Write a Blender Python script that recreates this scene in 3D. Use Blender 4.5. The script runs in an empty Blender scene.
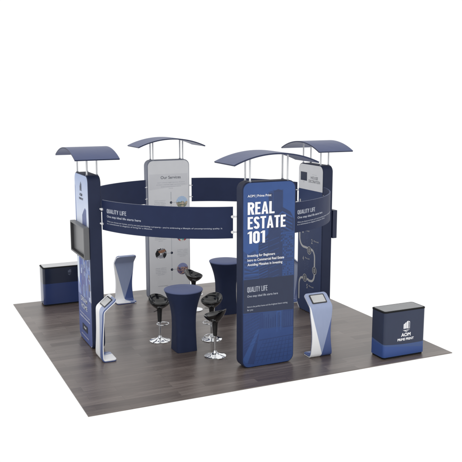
import bpy, bmesh, math, random
from mathutils import Vector, Matrix
random.seed(7)
scene = bpy.context.scene
COL = scene.collection
PI = math.pi

# ------------------------------------------------------------------ materials
def lin(c):
    return tuple(((v / 255) / 12.92 if v / 255 <= .04045 else ((v / 255 + .055) / 1.055) ** 2.4) for v in c)

def new_mat(name):
    m = bpy.data.materials.new(name); m.use_nodes = True
    nt = m.node_tree; b = nt.nodes['Principled BSDF']
    return m, nt, b

def mat(name, rgb, rough=.5, metal=0, spec=.5, var=.06, scale=6, bump=0, bscale=300, coat=0):
    """procedural paint / fabric: slow noise in the colour, optional fine weave bump"""
    m, nt, b = new_mat(name)
    c = lin(rgb)
    b.inputs['Roughness'].default_value = rough
    b.inputs['Metallic'].default_value = metal
    b.inputs['Specular IOR Level'].default_value = spec
    b.inputs['Coat Weight'].default_value = coat
    tc = nt.nodes.new('ShaderNodeTexCoord')
    n = nt.nodes.new('ShaderNodeTexNoise'); n.inputs['Scale'].default_value = scale; n.inputs['Detail'].default_value = 4
    r = nt.nodes.new('ShaderNodeValToRGB')
    r.color_ramp.elements[0].position = .3; r.color_ramp.elements[1].position = .7
    r.color_ramp.elements[0].color = tuple(v * (1 - var) for v in c) + (1,)
    r.color_ramp.elements[1].color = tuple(min(1, v * (1 + var)) for v in c) + (1,)
    nt.links.new(tc.outputs['Object'], n.inputs['Vector'])
    nt.links.new(n.outputs['Fac'], r.inputs['Fac'])
    nt.links.new(r.outputs['Color'], b.inputs['Base Color'])
    if bump:
        n2 = nt.nodes.new('ShaderNodeTexNoise'); n2.inputs['Scale'].default_value = bscale; n2.inputs['Detail'].default_value = 2
        bp = nt.nodes.new('ShaderNodeBump'); bp.inputs['Strength'].default_value = bump; bp.inputs['Distance'].default_value = .002
        nt.links.new(tc.outputs['Object'], n2.inputs['Vector'])
        nt.links.new(n2.outputs['Fac'], bp.inputs['Height'])
        n3 = nt.nodes.new('ShaderNodeTexNoise'); n3.inputs['Scale'].default_value = 3.5; n3.inputs['Detail'].default_value = 1
        b3 = nt.nodes.new('ShaderNodeBump'); b3.inputs['Strength'].default_value = .35; b3.inputs['Distance'].default_value = .02
        nt.links.new(tc.outputs['Object'], n3.inputs['Vector']); nt.links.new(n3.outputs['Fac'], b3.inputs['Height'])
        nt.links.new(b3.outputs['Normal'], bp.inputs['Normal'])
        nt.links.new(bp.outputs['Normal'], b.inputs['Normal'])
    return m

def math_node(nt, op, a, b=None, c=None):
    n = nt.nodes.new('ShaderNodeMath'); n.operation = op
    for i, v in enumerate((a, b, c)):
        if v is None: continue
        if hasattr(v, 'default_value') or hasattr(v, 'links'): nt.links.new(v, n.inputs[i])
        else: n.inputs[i].default_value = v
    return n.outputs[0]

def mix_col(nt, fac, a, b):
    n = nt.nodes.new('ShaderNodeMix'); n.data_type = 'RGBA'
    nt.links.new(fac, n.inputs[0])
    for k, v in ((6, a), (7, b)):
        if isinstance(v, tuple): n.inputs[k].default_value = v + (1,)
        else: nt.links.new(v, n.inputs[k])
    return n.outputs[2]

M = {}
M['navy_side'] = mat('navy_stretch_fabric', (37, 45, 71), .58, spec=.25, var=.05, bump=.15)
M['navy_art'] = mat('navy_print', (46, 54, 78), .5, spec=.35, var=.03, bump=.1)
M['navy_deep'] = mat('deep_navy_print', (30, 37, 58), .5, spec=.35, var=.04, bump=.1)
M['banner'] = mat('navy_banner_fabric', (28, 40, 74), .6, spec=.25, var=.05, bump=.12)
M['banner_in'] = mat('navy_banner_lining', (34, 45, 78), .55, spec=.3, var=.05, bump=.12)
M['banner_edge'] = mat('banner_edge_piping', (88, 98, 128), .4, spec=.5)
M['blue'] = mat('royal_blue_print', (58, 86, 142), .5, spec=.3, var=.04, bump=.1)
M['blue_mid'] = mat('mid_blue_print', (55, 76, 122), .5, spec=.3, var=.05)
M['blue_dim'] = mat('dim_blue_print', (53, 66, 101), .5, spec=.3, var=.05)
M['blue_low'] = mat('lower_blue_print', (52, 76, 130), .5, spec=.3, var=.04)
M['blue_shade'] = mat('shaded_blue_print', (49, 67, 114), .5, spec=.3, var=.06)
M['t4_blue'] = mat('slate_blue_print', (45, 62, 104), .5, spec=.35, var=.05)
M['grey_side'] = mat('slate_grey_fabric', (112, 117, 133), .5, spec=.35, bump=.12)
M['white_print'] = mat('white_print', (226, 227, 230), .5, spec=.3, var=.015)
M['grey_print'] = mat('pale_grey_print', (216, 217, 221), .5, spec=.3, var=.015)
M['ink'] = mat('dark_ink', (40, 46, 66), .5, spec=.3)
M['ink_grey'] = mat('grey_ink', (158, 162, 172), .5, spec=.3)
M['ink_soft'] = mat('soft_grey_ink', (178, 181, 188), .5, spec=.3)
M['skin_print'] = mat('brown_hand_print', (150, 110, 88), .5, spec=.3, var=.2, scale=30)
M['lettering'] = mat('white_lettering', (250, 250, 252), .5, spec=.3, var=.01)
M['lettering_dim'] = mat('dim_white_lettering', (190, 195, 208), .5, spec=.3, var=.02)
M['path'] = mat('pale_grey_path_print', (192, 192, 192), .5, spec=.3, var=.03)
M['fine_blue'] = mat('faint_blue_lettering', (96, 110, 150), .5, spec=.3)
M['roof'] = mat('blue_grey_canopy_fabric', (56, 70, 114), .42, spec=.5, var=.04, bump=.08)
M['roof_edge'] = mat('navy_canopy_edge', (36, 46, 78), .5, spec=.4)
M['pole'] = mat('white_pole_paint', (226, 228, 230), .3, spec=.5, var=.01)
M['chrome'] = mat('chrome', (236, 238, 240), .07, metal=1, var=.02)
M['stud'] = mat('white_stud', (240, 240, 242), .3, spec=.5, var=.01)
M['abs'] = mat('glossy_black_plastic', (16, 16, 17), .12, spec=.55, var=.1, coat=.3)
M['rubber'] = mat('black_rubber', (28, 28, 29), .45, spec=.5)
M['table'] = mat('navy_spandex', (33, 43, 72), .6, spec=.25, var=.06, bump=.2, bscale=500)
M['table_top_sheen'] = mat('navy_spandex_painted_sheen', (92, 102, 140), .6, spec=.3, var=.04, bump=.2, bscale=500)  # same navy cloth; the top's pale reflection is painted into its base colour
M['monitor'] = mat('grey_monitor_shell', (104, 105, 107), .45, spec=.4, var=.03)
M['monitor_in'] = mat('dark_grey_bezel', (62, 62, 64), .5, spec=.3)
M['screen'] = mat('blank_grey_screen', (100, 101, 103), .3, spec=.35, var=.03)
M['monitor_navy'] = mat('navy_monitor_shell', (34, 42, 70), .4, spec=.4)
M['k_white'] = mat('kiosk_white', (244, 245, 247), .3, spec=.5, var=.01)
M['k_blue'] = mat('kiosk_blue', (72, 92, 146), .32, spec=.5, var=.03)
M['tab_body'] = mat('tablet_bezel', (52, 52, 54), .3, spec=.4)
M['tab_screen'] = mat('tablet_screen', (196, 197, 197), .25, spec=.4, var=.03, scale=9)
M['ctr_top'] = mat('grey_counter_top', (138, 139, 141), .4, spec=.4, var=.04)
M['ctr_topw'] = mat('pale_counter_top', (196, 197, 199), .35, spec=.5, var=.03)
M['ctr_rim'] = mat('black_counter_edge', (30, 31, 33), .7, spec=.12)
M['logo_dim'] = mat('faint_logo_print', (92, 100, 120), .4, spec=.4)

def kiosk_pattern(name, mirror, a=(-1.02, .02), b_=(1.25, .02)):
    """white | pale blue wedge | blue, split by two straight seams that meet at the foot; uses the print's own UV (s across, t along)"""
    m, nt, b = new_mat(name)
    b.inputs['Roughness'].default_value = .3
    uv = nt.nodes.new('ShaderNodeUVMap')
    sx = nt.nodes.new('ShaderNodeSeparateXYZ'); nt.links.new(uv.outputs[0], sx.inputs[0])
    s, t = sx.outputs[0], sx.outputs[1]
    if mirror: s = math_node(nt, 'MULTIPLY', s, -1)
    A = math_node(nt, 'MULTIPLY_ADD', t, *a)
    B = math_node(nt, 'MULTIPLY_ADD', t, *b_)
    if mirror: B = math_node(nt, 'MAXIMUM', B, math_node(nt, 'MULTIPLY_ADD', t, -2.6, .02))
    fa = math_node(nt, 'GREATER_THAN', s, A)
    fb = math_node(nt, 'GREATER_THAN', s, B)
    n = nt.nodes.new('ShaderNodeTexNoise'); n.inputs['Scale'].default_value = 9
    pale = mix_col(nt, n.outputs['Fac'], lin((148, 160, 192)), lin((158, 170, 200)))
    c = mix_col(nt, fa, lin((246, 247, 249)), pale)
    c = mix_col(nt, fb, c, lin((76, 94, 146)))
    nt.links.new(c, b.inputs['Base Color'])
    return m
M['k_out'] = kiosk_pattern('kiosk_print_outside', False)
M['k_out2'] = kiosk_pattern('kiosk_print_wide_white', False, (-.40, .45), (.55, .55))
M['k_in'] = kiosk_pattern('kiosk_print_inside', True)

def counter_wave():
    m, nt, b = new_mat('navy_print_with_blue_wave')
    b.inputs['Roughness'].default_value = .42; b.inputs['Specular IOR Level'].default_value = .4
    tc = nt.nodes.new('ShaderNodeTexCoord')
    sx = nt.nodes.new('ShaderNodeSeparateXYZ'); nt.links.new(tc.outputs['Object'], sx.inputs[0])
    x, y, z = sx.outputs
    # print runs round the counter: distance along it
    s = math_node(nt, 'SUBTRACT', x, y)
    q = math_node(nt, 'SUBTRACT', s, .35)
    line1 = math_node(nt, 'MULTIPLY_ADD', math_node(nt, 'MULTIPLY', q, q), .1, .215)
    line2 = math_node(nt, 'MULTIPLY_ADD', s, -.12, .195)
    f1 = math_node(nt, 'LESS_THAN', z, line1)
    f2 = math_node(nt, 'LESS_THAN', z, line2)
    n = nt.nodes.new('ShaderNodeTexNoise'); n.inputs['Scale'].default_value = 5; nt.links.new(tc.outputs['Object'], n.inputs['Vector'])
    navy = mix_col(nt, n.outputs['Fac'], lin((40, 49, 73)), lin((45, 54, 78)))
    c = mix_col(nt, f1, navy, lin((62, 85, 134)))
    c = mix_col(nt, f2, c, lin((50, 78, 140)))
    nt.links.new(c, b.inputs['Base Color'])
    return m
M['ctr_wave'] = counter_wave()

def counter_split():
    m, nt, b = new_mat('navy_over_blue_gloss_print')
    b.inputs['Roughness'].default_value = .14; b.inputs['Specular IOR Level'].default_value = .5
    tc = nt.nodes.new('ShaderNodeTexCoord')
    sx = nt.nodes.new('ShaderNodeSeparateXYZ'); nt.links.new(tc.outputs['Object'], sx.inputs[0])
    f = math_node(nt, 'LESS_THAN', sx.outputs[2], .455)
    n = nt.nodes.new('ShaderNodeTexNoise'); n.inputs['Scale'].default_value = 4; nt.links.new(tc.outputs['Object'], n.inputs['Vector'])
    navy = mix_col(nt, n.outputs['Fac'], lin((28, 36, 56)), lin((33, 41, 62)))
    blue = mix_col(nt, n.outputs['Fac'], lin((40, 56, 102)), lin((45, 61, 108)))
    nt.links.new(mix_col(nt, f, navy, blue), b.inputs['Base Color'])
    return m
M['ctr_split'] = counter_split()

def photo_print(name, kind):
    """small round photographs printed on the white tower: blurry patches of colour"""
    m, nt, b = new_mat(name); b.inputs['Roughness'].default_value = .5
    uv = nt.nodes.new('ShaderNodeUVMap')
    sx = nt.nodes.new('ShaderNodeSeparateXYZ'); nt.links.new(uv.outputs[0], sx.inputs[0])
    mp = nt.nodes.new('ShaderNodeMapping'); nt.links.new(uv.outputs[0], mp.inputs[0])
    v = nt.nodes.new('ShaderNodeTexVoronoi'); v.inputs['Scale'].default_value = .8; nt.links.new(mp.outputs[0], v.inputs['Vector'])
    n = nt.nodes.new('ShaderNodeTexNoise'); n.inputs['Scale'].default_value = 3; n.inputs['Detail'].default_value = 5
    nt.links.new(uv.outputs[0], n.inputs['Vector'])
    ramp = nt.nodes.new('ShaderNodeValToRGB')
    sep = nt.nodes.new('ShaderNodeSeparateColor'); nt.links.new(v.outputs['Color'], sep.inputs[0])
    P = {'town': ([(130, 138, 122), (200, 184, 160), (112, 120, 104), (170, 158, 142)], (160, 184, 212), (3, 6), .05),
         'hands': ([(40, 40, 46), (150, 150, 156), (232, 232, 234), (26, 28, 34)], (226, 226, 230), (2, 3), .9),
         'dusk': ([(78, 76, 108), (186, 150, 128), (104, 98, 136), (140, 116, 126)], (122, 130, 172), (4, 6), .3),
         'market': ([(190, 60, 60), (90, 160, 150), (220, 220, 215), (80, 90, 120)], (200, 210, 220), (3, 3), .5)}[kind]
    cols, sky, sc_, hz = P
    mp.inputs['Scale'].default_value = (sc_[0], sc_[1], 1)
    ramp.color_ramp.interpolation = 'CONSTANT'
    for i, c in enumerate(cols):
        e = ramp.color_ramp.elements[i] if i < 2 else ramp.color_ramp.elements.new(.5)
        e.position = i / 4; e.color = lin(c) + (1,)
    nt.links.new(sep.outputs[0], ramp.inputs['Fac'])
    h = math_node(nt, 'ADD', sx.outputs[1], math_node(nt, 'MULTIPLY_ADD', n.outputs['Fac'], .9, -.45))
    f = math_node(nt, 'GREATER_THAN', h, hz)
    skyc = mix_col(nt, n.outputs['Fac'], lin(sky), lin(tuple(min(255, k + 40) for k in sky)))
    nt.links.new(mix_col(nt, f, ramp.outputs['Color'], skyc), b.inputs['Base Color'])
    return m
M['photo_town'] = photo_print('town_photo_print', 'town')
M['photo_hands'] = photo_print('handshake_photo_print', 'hands')
M['photo_dusk'] = photo_print('dusk_photo_print', 'dusk')
M['photo_market'] = photo_print('market_photo_print', 'market')

def sky_print():
    """the pale sky photograph printed on the outer tower panel"""
    m, nt, b = new_mat('pale_sky_print'); b.inputs['Roughness'].default_value = .5; b.inputs['Specular IOR Level'].default_value = .3
    tc = nt.nodes.new('ShaderNodeTexCoord'); sx = nt.nodes.new('ShaderNodeSeparateXYZ'); nt.links.new(tc.outputs['Object'], sx.inputs[0])
    n = nt.nodes.new('ShaderNodeTexNoise'); n.inputs['Scale'].default_value = 2; n.inputs['Detail'].default_value = 4
    nt.links.new(tc.outputs['Object'], n.inputs['Vector'])
    h = math_node(nt, 'MULTIPLY_ADD', n.outputs['Fac'], .6, sx.outputs[2])
    f = math_node(nt, 'MULTIPLY_ADD', h, .9, -2.0)
    r = nt.nodes.new('ShaderNodeValToRGB'); nt.links.new(f, r.inputs['Fac'])
    r.color_ramp.elements[0].color = lin((226, 232, 244)) + (1,); r.color_ramp.elements[1].color = lin((158, 176, 214)) + (1,)
    nt.links.new(r.outputs['Color'], b.inputs['Base Color'])
    return m
M['sky_print'] = sky_print()
PAL = [mat('facade_print_%s' % n, c, .5, spec=.3) for n, c in (('slate', (96, 108, 152)), ('steel', (126, 144, 188)), ('pale', (188, 202, 226)),
       ('violet', (84, 88, 146)), ('azure', (70, 96, 170)), ('brown', (104, 98, 104)), ('frost', (214, 224, 236)))]
M['facade'] = PAL[0]; M['facade2'] = PAL[1]
M['t1_low'] = mat('violet_blue_print', (74, 90, 148), .45, spec=.35, var=.06, scale=3)
M['t1_low2'] = mat('soft_violet_print', (122, 136, 186), .45, spec=.35, var=.06, scale=3)

def floor_mat():
    m, nt, b = new_mat('grey_brown_laminate_planks')
    tc = nt.nodes.new('ShaderNodeTexCoord')
    br = nt.nodes.new('ShaderNodeTexBrick')
    br.offset = .37; br.offset_frequency = 2
    br.inputs['Scale'].default_value = 1
    br.inputs['Brick Width'].default_value = 1.22; br.inputs['Row Height'].default_value = .181
    br.inputs['Mortar Size'].default_value = .0012; br.inputs['Mortar Smooth'].default_value = .2
    br.inputs['Color1'].default_value = (0, 0, 0, 1); br.inputs['Color2'].default_value = (1, 1, 1, 1); br.inputs['Mortar'].default_value = (.3, .3, .3, 1)
    nt.links.new(tc.outputs['Object'], br.inputs['Vector'])
    mp = nt.nodes.new('ShaderNodeMapping'); mp.inputs['Scale'].default_value = (.9, 11, 1)
    nt.links.new(tc.outputs['Object'], mp.inputs[0])
    # every plank gets its own stretch of grain
    off = nt.nodes.new('ShaderNodeVectorMath'); off.operation = 'MULTIPLY_ADD'
    nt.links.new(br.outputs['Color'], off.inputs[0]); off.inputs[1].default_value = (7.3, 3.1, 5.7); nt.links.new(mp.outputs[0], off.inputs[2])
    g = nt.nodes.new('ShaderNodeTexNoise'); g.inputs['Scale'].default_value = 2.2; g.inputs['Detail'].default_value = 7; g.inputs['Roughness'].default_value = .62
    g.inputs['Distortion'].default_value = .5
    nt.links.new(off.outputs[0], g.inputs['Vector'])
    big = nt.nodes.new('ShaderNodeTexNoise'); big.inputs['Scale'].default_value = .9; big.inputs['Detail'].default_value = 2
    mp2 = nt.nodes.new('ShaderNodeMapping'); mp2.inputs['Scale'].default_value = (.7, 2.2, 1); nt.links.new(tc.outputs['Object'], mp2.inputs[0]); nt.links.new(mp2.outputs[0], big.inputs['Vector'])
    r = nt.nodes.new('ShaderNodeValToRGB')
    cr = r.color_ramp; cr.elements[0].position = .28; cr.elements[1].position = .74
    cr.elements[0].color = lin(FLOOR_C[0]) + (1,); cr.elements[1].color = lin(FLOOR_C[2]) + (1,)
    e = cr.elements.new(.5); e.color = lin(FLOOR_C[1]) + (1,)
    v = math_node(nt, 'MULTIPLY_ADD', br.outputs['Color'], .26, -.13)
    v = math_node(nt, 'ADD', v, math_node(nt, 'MULTIPLY_ADD', g.outputs['Fac'], .75, .125))
    v = math_node(nt, 'ADD', v, math_node(nt, 'MULTIPLY_ADD', big.outputs['Fac'], .3, -.15))
    nt.links.new(v, r.inputs['Fac'])
    seam = mix_col(nt, br.outputs['Fac'], r.outputs['Color'], lin((52, 45, 42)))
    nt.links.new(seam, b.inputs['Base Color'])
    rg = math_node(nt, 'MULTIPLY_ADD', g.outputs['Fac'], .2, .24)
    nt.links.new(rg, b.inputs['Roughness'])
    b.inputs['Specular IOR Level'].default_value = FLOOR_SPEC
    bp = nt.nodes.new('ShaderNodeBump'); bp.inputs['Strength'].default_value = .12; bp.inputs['Distance'].default_value = .003
    nt.links.new(g.outputs['Fac'], bp.inputs['Height']); nt.links.new(bp.outputs['Normal'], b.inputs['Normal'])
    return m
FLOOR_C = ((74, 63, 58), (96, 85, 79), (122, 111, 105)); FLOOR_SPEC = 1.0

# ------------------------------------------------------------------ object helpers
def tag(o, label=None, cat=None, group=None, kind=None):
    if label: o['label'] = label
    if cat: o['category'] = cat
    if group: o['group'] = group
    if kind: o['kind'] = kind
    return o

def thing(name, label, cat, loc=(0, 0, 0), rz=0, group=None):
    o = bpy.data.objects.new(name, None); COL.objects.link(o)
    o.empty_display_size = .1
    o.location = loc; o.rotation_euler = (0, 0, rz)
    return tag(o, label, cat, group)

def obj(name, verts, faces, mats, parent=None, fm=None, smooth=False, uv=None, loc=None, angle=40):
    me = bpy.data.meshes.new(name)
    me.from_pydata([tuple(v) for v in verts], [], faces)
    for m in (mats if isinstance(mats, (list, tuple)) else [mats]): me.materials.append(m)
    if fm:
        for p, i in zip(me.polygons, fm): p.material_index = i
    if uv:
        l = me.uv_layers.new(name='UVMap')
        for lp in me.loops: l.data[lp.index].uv = uv[lp.vertex_index]
    me.update()
    o = bpy.data.objects.new(name, me); COL.objects.link(o)
    if smooth:
        for p in me.polygons: p.use_smooth = True
        me.set_sharp_from_angle(angle=math.radians(angle))
    if parent: o.parent = parent
    if loc: o.location = loc
    return o

def bevel(o, w, seg=3, ang=35):
    b = o.modifiers.new('bevel', 'BEVEL'); b.width = w; b.segments = seg; b.limit_method = 'ANGLE'; b.angle_limit = math.radians(ang)
    b.harden_normals = False
    for p in o.data.polygons: p.use_smooth = True
    o.data.set_sharp_from_angle(angle=math.radians(50))
    return o

def rrect(w, z0, z1, r, n=10):
    """rounded rectangle outline (x, z), counter-clockwise seen from the front"""
    pts = []
    for cx, cz, a0 in ((w - r, z0 + r, -90), (w - r, z1 - r, 0), (-w + r, z1 - r, 90), (-w + r, z0 + r, 180)):
        for i in range(n + 1):
            a = math.radians(a0 + 90 * i / n)
            pts.append((cx + r * math.cos(a), cz + r * math.sin(a)))
    return pts

def extrude_xz(pts, y0, y1):
    n = len(pts)
    v = [(x, y0, z) for x, z in pts] + [(x, y1, z) for x, z in pts]
    f = [tuple(range(n)), tuple(range(2 * n - 1, n - 1, -1))] + [(i, i + n, (i + 1) % n + n, (i + 1) % n) for i in range(n)]
    return v, f

def extrude_xy(pts, z0, z1):
    n = len(pts)
    v = [(x, y, z0) for x, y in pts] + [(x, y, z1) for x, y in pts]
    f = [tuple(range(n - 1, -1, -1)), tuple(range(n, 2 * n))] + [(i, (i + 1) % n, (i + 1) % n + n, i + n) for i in range(n)]
    return v, f

def box(x0, x1, y0, y1, z0, z1):
    return extrude_xy([(x0, y0), (x1, y0), (x1, y1), (x0, y1)], z0, z1)

def lathe(prof, n=40, cap0=True, cap1=True):
    v = []; f = []
    for r, z in prof:
        for i in range(n):
            a = 2 * PI * i / n; v.append((r * math.cos(a), r * math.sin(a), z))
    for k in range(len(prof) - 1):
        for i in range(n):
            j = (i + 1) % n
            f.append((k * n + i, k * n + j, (k + 1) * n + j, (k + 1) * n + i))
    if cap0: f.append(tuple(range(n - 1, -1, -1)))
    if cap1: f.append(tuple((len(prof) - 1) * n + i for i in range(n)))
    return v, f

def tube(path, r, n=12, closed=False):
    v = []; f = []; m = len(path)
    P = [Vector(p) for p in path]
    for k in range(m):
        a = P[k - 1] if (k or closed) else P[k]; b = P[(k + 1) % m] if (k < m - 1 or closed) else P[k]
        t = (b - a).normalized()
        s = t.cross(Vector((0, 0, 1)))
        s = Vector((1, 0, 0)) if s.length < 1e-4 else s.normalized()
        u = s.cross(t)
        for i in range(n):
            an = 2 * PI * i / n; v.append(P[k] + r * (math.cos(an) * s + math.sin(an) * u))
    for k in range(m if closed else m - 1):
        k2 = (k + 1) % m
        for i in range(n):
            j = (i + 1) % n; f.append((k * n + i, k * n + j, k2 * n + j, k2 * n + i))
    if not closed:
        f.append(tuple(range(n))); f.append(tuple((m - 1) * n + i for i in range(n - 1, -1, -1)))
    return v, f

def children(o): return [c for c in COL.objects if c.parent == o]
def copy_tree(o, parent=None):
    c = o.copy(); COL.objects.link(c)
    if parent: c.parent = parent
    for ch in children(o): copy_tree(ch, c)
    return c

# ------------------------------------------------------------------ flat printed art and lettering
class Art:
    """flat printed shapes on a surface; place(a, z, d) maps across, up and proud to a point"""
    def __init__(self, place, base=.002, step=.00012):
        self.place, self.d, self.step = place, base, step
        self.v, self.f, self.fm, self.mats, self.uv = [], [], [], [], []; self.hold = False
    def slot(self, m):
        if m not in self.mats: self.mats.append(m)
        return self.mats.index(m)
    def poly(self, pts, m, uv=None):
        self.tris(pts, [tuple(range(len(pts)))], m, uv)
    def tris(self, pts, faces, m, uv=None):
        b = len(self.v); self.d += 0 if self.hold else self.step
        self.v += [self.place(a, z, self.d) for a, z in pts]
        self.uv += uv if uv else [(0, 0)] * len(pts)
        s = self.slot(m)
        for f in faces: self.f.append(tuple(b + i for i in f)); self.fm.append(s)
    def rect(self, a0, z0, a1, z1, m): self.poly([(a0, z0), (a1, z0), (a1, z1), (a0, z1)], m)
    def disc(self, ca, cz, r, m, n=36, sq=1):
        c = [(math.cos(2 * PI * i / n), math.sin(2 * PI * i / n)) for i in range(n)]
        self.poly([(ca + r * x * sq, cz + r * y) for x, y in c], m, [(x, y) for x, y in c])
    def ribbon(self, path, t, m, closed=False):
        n = len(path); L = []; R = []
        for i in range(n):
            p0 = path[i - 1] if (i or closed) else None; p1 = path[i]; p2 = path[(i + 1) % n] if (i < n - 1 or closed) else None
            def nd(a, b):
                dx, dy = b[0] - a[0], b[1] - a[1]; l = math.hypot(dx, dy) or 1; return (-dy / l, dx / l)
            n1 = nd(p0, p1) if p0 else nd(p1, p2); n2 = nd(p1, p2) if p2 else n1
            mx, my = n1[0] + n2[0], n1[1] + n2[1]; l = math.hypot(mx, my) or 1; mx, my = mx / l, my / l
            k = t / 2 / max(.4, mx * n1[0] + my * n1[1])
            L.append((p1[0] + mx * k, p1[1] + my * k)); R.append((p1[0] - mx * k, p1[1] - my * k))
        self.tris(L + R, [(i + n, (i + 1) % n + n, (i + 1) % n, i) for i in range(n if closed else n - 1)], m)
    def build(self, name, parent):
        return obj(name, self.v, self.f, self.mats, parent, fm=self.fm, uv=self.uv)

def line(place, fn, parent, name='text_line', base=.0072, step=.00004):
    b = Art(place, base=base, step=step); fn(b); return b.build(name, parent)
_cache = {}
def glyphs(s, bold):
    """2-D triangles of a line of text (built-in font), cap height 1, left edge at 0"""
    k = (s, bold)
    if k in _cache: return _cache[k]
    def conv(t):
        cu = bpy.data.curves.new('lettering', 'FONT'); cu.body = t; cu.offset = bold; cu.resolution_u = 3
        o = bpy.data.objects.new('lettering', cu); COL.objects.link(o)
        dg = bpy.context.evaluated_depsgraph_get(); me = o.evaluated_get(dg).to_mesh()
        v = [(p.co.x, p.co.y) for p in me.vertices]; f = [tuple(p.vertices) for p in me.polygons]
        o.evaluated_get(dg).to_mesh_clear(); bpy.data.objects.remove(o); bpy.data.curves.remove(cu)
        return v, f
    if 'cap' not in _cache: _cache['cap'] = max(p[1] for p in conv('H')[0])
    v, f = conv(s); c = _cache['cap']; x0 = min(p[0] for p in v)
    v = [((x - x0) / c, y / c) for x, y in v]
    _cache[k] = (v, f, max(p[0] for p in v)); return _cache[k]

def text(art, s, a, z, h, m, width=None, bold=0, align='l'):
    v, f, w = glyphs(s, bold)
    kx = width / w if width else h
    W = w * kx
    o = a if align == 'l' else a - W / 2
    art.tris([(o + x * kx, z + y * h) for x, y in v], f, m)
    return W

# condensed poster capitals, drawn as strokes: height 1
def arc(cx, cy, rx, ry, a0, a1, n=8):
    return [(cx + rx * math.cos(math.radians(a0 + (a1 - a0) * i / n)), cy + ry * math.sin(math.radians(a0 + (a1 - a0) * i / n))) for i in range(n + 1)]
def poster_letter(ch, t):
    """-> width, polygons, ribbons (path, closed)"""
    h = t / 2; q = t * .86; P = []; R = []
    def rc(a, b, c, d): P.append([(a, b), (c, b), (c, d), (a, d)])
    if ch in 'EFL':
        w = .40; rc(0, 0, t, 1)
        if ch in 'EL': rc(t, 0, w, q)
        if ch in 'EF': rc(t, 1 - q, w, 1); rc(t, .5 - q / 2 + .02, w * .9, .5 + q / 2 + .02)
    elif ch == 'T': w = .44; rc(0, 1 - q, w, 1); rc(w / 2 - h, 0, w / 2 + h, 1 - q)
    elif ch == 'I': w = t; rc(0, 0, t, 1)
    elif ch == '1': w = .30; rc(w - t, 0, w, 1); P.append([(0, .78), (w - t, .84), (w - t, 1), (w - t * .8, 1), (0, .9)])
    elif ch == 'A':
        w = .52; P.append([(0, 0), (t, 0), (w / 2 + .02, .9), (w / 2 + .085, 1), (w / 2 - .085, 1)])
        P.append([(w - t, 0), (w, 0), (w / 2 + .085, 1), (w / 2 - .02, .9)]); rc(t * .9, .2, w - t * .9, .2 + q * .85)
    elif ch == 'Y':
        w = .48; rc(w / 2 - h, 0, w / 2 + h, .42); P.append([(w / 2 - h, .42), (w / 2 + h * .6, .42), (t * .95, 1), (0, 1)]); P.append([(w / 2 - h * .6, .42), (w / 2 + h, .42), (w, 1), (w - t * .95, 1)])
    elif ch in '0OQ':
        w = .46; r = w / 2 - h
        R.append((arc(w / 2, 1 - h - r, r, r, 0, 180) + arc(w / 2, h + r, r, r, 180, 360), True))
        if ch == 'Q': P.append([(w * .5, .16), (w * .72, .2), (w + .04, -.08), (w - .14, -.08)])
    elif ch == 'U': w = .46; r = w / 2 - h; R.append(([(h, 1)] + arc(w / 2, h + r, r, r, 180, 360) + [(w - h, 1)], False))
    elif ch == 'S':
        w = .45; r = w / 2 - h
        R.append((arc(w / 2, 1 - h - r, r, r, 0, 180) + [(h, .70), (w * .36, .54), (w * .64, .46), (w - h, .30)] + arc(w / 2, h + r, r, r, 0, -180), False))
    elif ch == 'R':
        w = .48; rc(0, 0, t, 1); r = .15
        R.append(([(t, 1 - h)] + arc(w - h - r, 1 - h - r, r, r, 90, 0) + arc(w - h - r, .44 + h + r, r, r, 0, -90) + [(t, .44 + h)], False))
        P.append([(w * .40, .44), (w * .74, .50), (w + .01, 0), (w - t, 0)])
    else: w = .22
    return w, P, R
def poster(art, s, a, z, h, m, width=None, t=.165, gap=.075):
    W = sum(poster_letter(c, t)[0] + gap for c in s) - gap
    kx = (width / W) if width else h
    x = 0
    for c in s:
        w, P, R = poster_letter(c, t)
        for p in P: art.poly([(a + (x + u) * kx, z + v * h) for u, v in p], m)
        for path, closed in R:
            # stroke in letter units, then scaled
            tmp = Art(lambda u, v, d: (u, v)); tmp.ribbon(path, t, m, closed)
            art.tris([(a + (x + u) * kx, z + v * h) for u, v in tmp.v], tmp.f, m)
        x += w + gap
    return W * kx

# ------------------------------------------------------------------ the setting
floor_v, floor_f = box(-3.048, 3.048, -3.048, 3.048, -.012, 0)
fl = obj('floor', floor_v, floor_f, floor_mat()); tag(fl, 'grey brown laminate plank floor under the booth', 'floor', kind='structure')

# ------------------------------------------------------------------ towers
TW, TD, TH, TR = .455, .105, 2.905, .12
C = 2.2
GT = 'display towers round the booth'
def front(a, z, d): return (a, -TD - d, z)
def rear(a, z, d): return (-a, TD + d, z)

def canopy_mesh():
    R_, s = 1.70, .155
    half = .71; n = 28; hd = .36; th = .022
    cz = 3.19 + s - R_
    amax = math.asin(half / R_)
    top = []; bot = []
    for i in range(n + 1):
        a = -amax + 2 * amax * i / n
        top.append((R_ * math.sin(a), cz + R_ * math.cos(a))); bot.append(((R_ - th) * math.sin(a), cz + (R_ - th) * math.cos(a)))
    out = bot + top[::-1]
    m = len(out)
    v = [(x, -hd, z) for x, z in out] + [(x, hd, z) for x, z in out]
    f = []; fm = []
    for i in range(m):
        f.append((i, (i + 1) % m, (i + 1) % m + m, i + m)); fm.append(0 if i != n and i != m - 1 else 1)
    for i in range(n):   # the two arched edges
        f.append((i, m - 1 - i, m - 2 - i, i + 1)); f.append((i + m, i + 1 + m, m - 2 - i + m, m - 1 - i + m)); fm += [1, 1]
    return v, f, fm
def roof_under(x):
    return 3.19 + .155 - 1.70 + math.sqrt((1.70 - .022) ** 2 - x * x)

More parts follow.
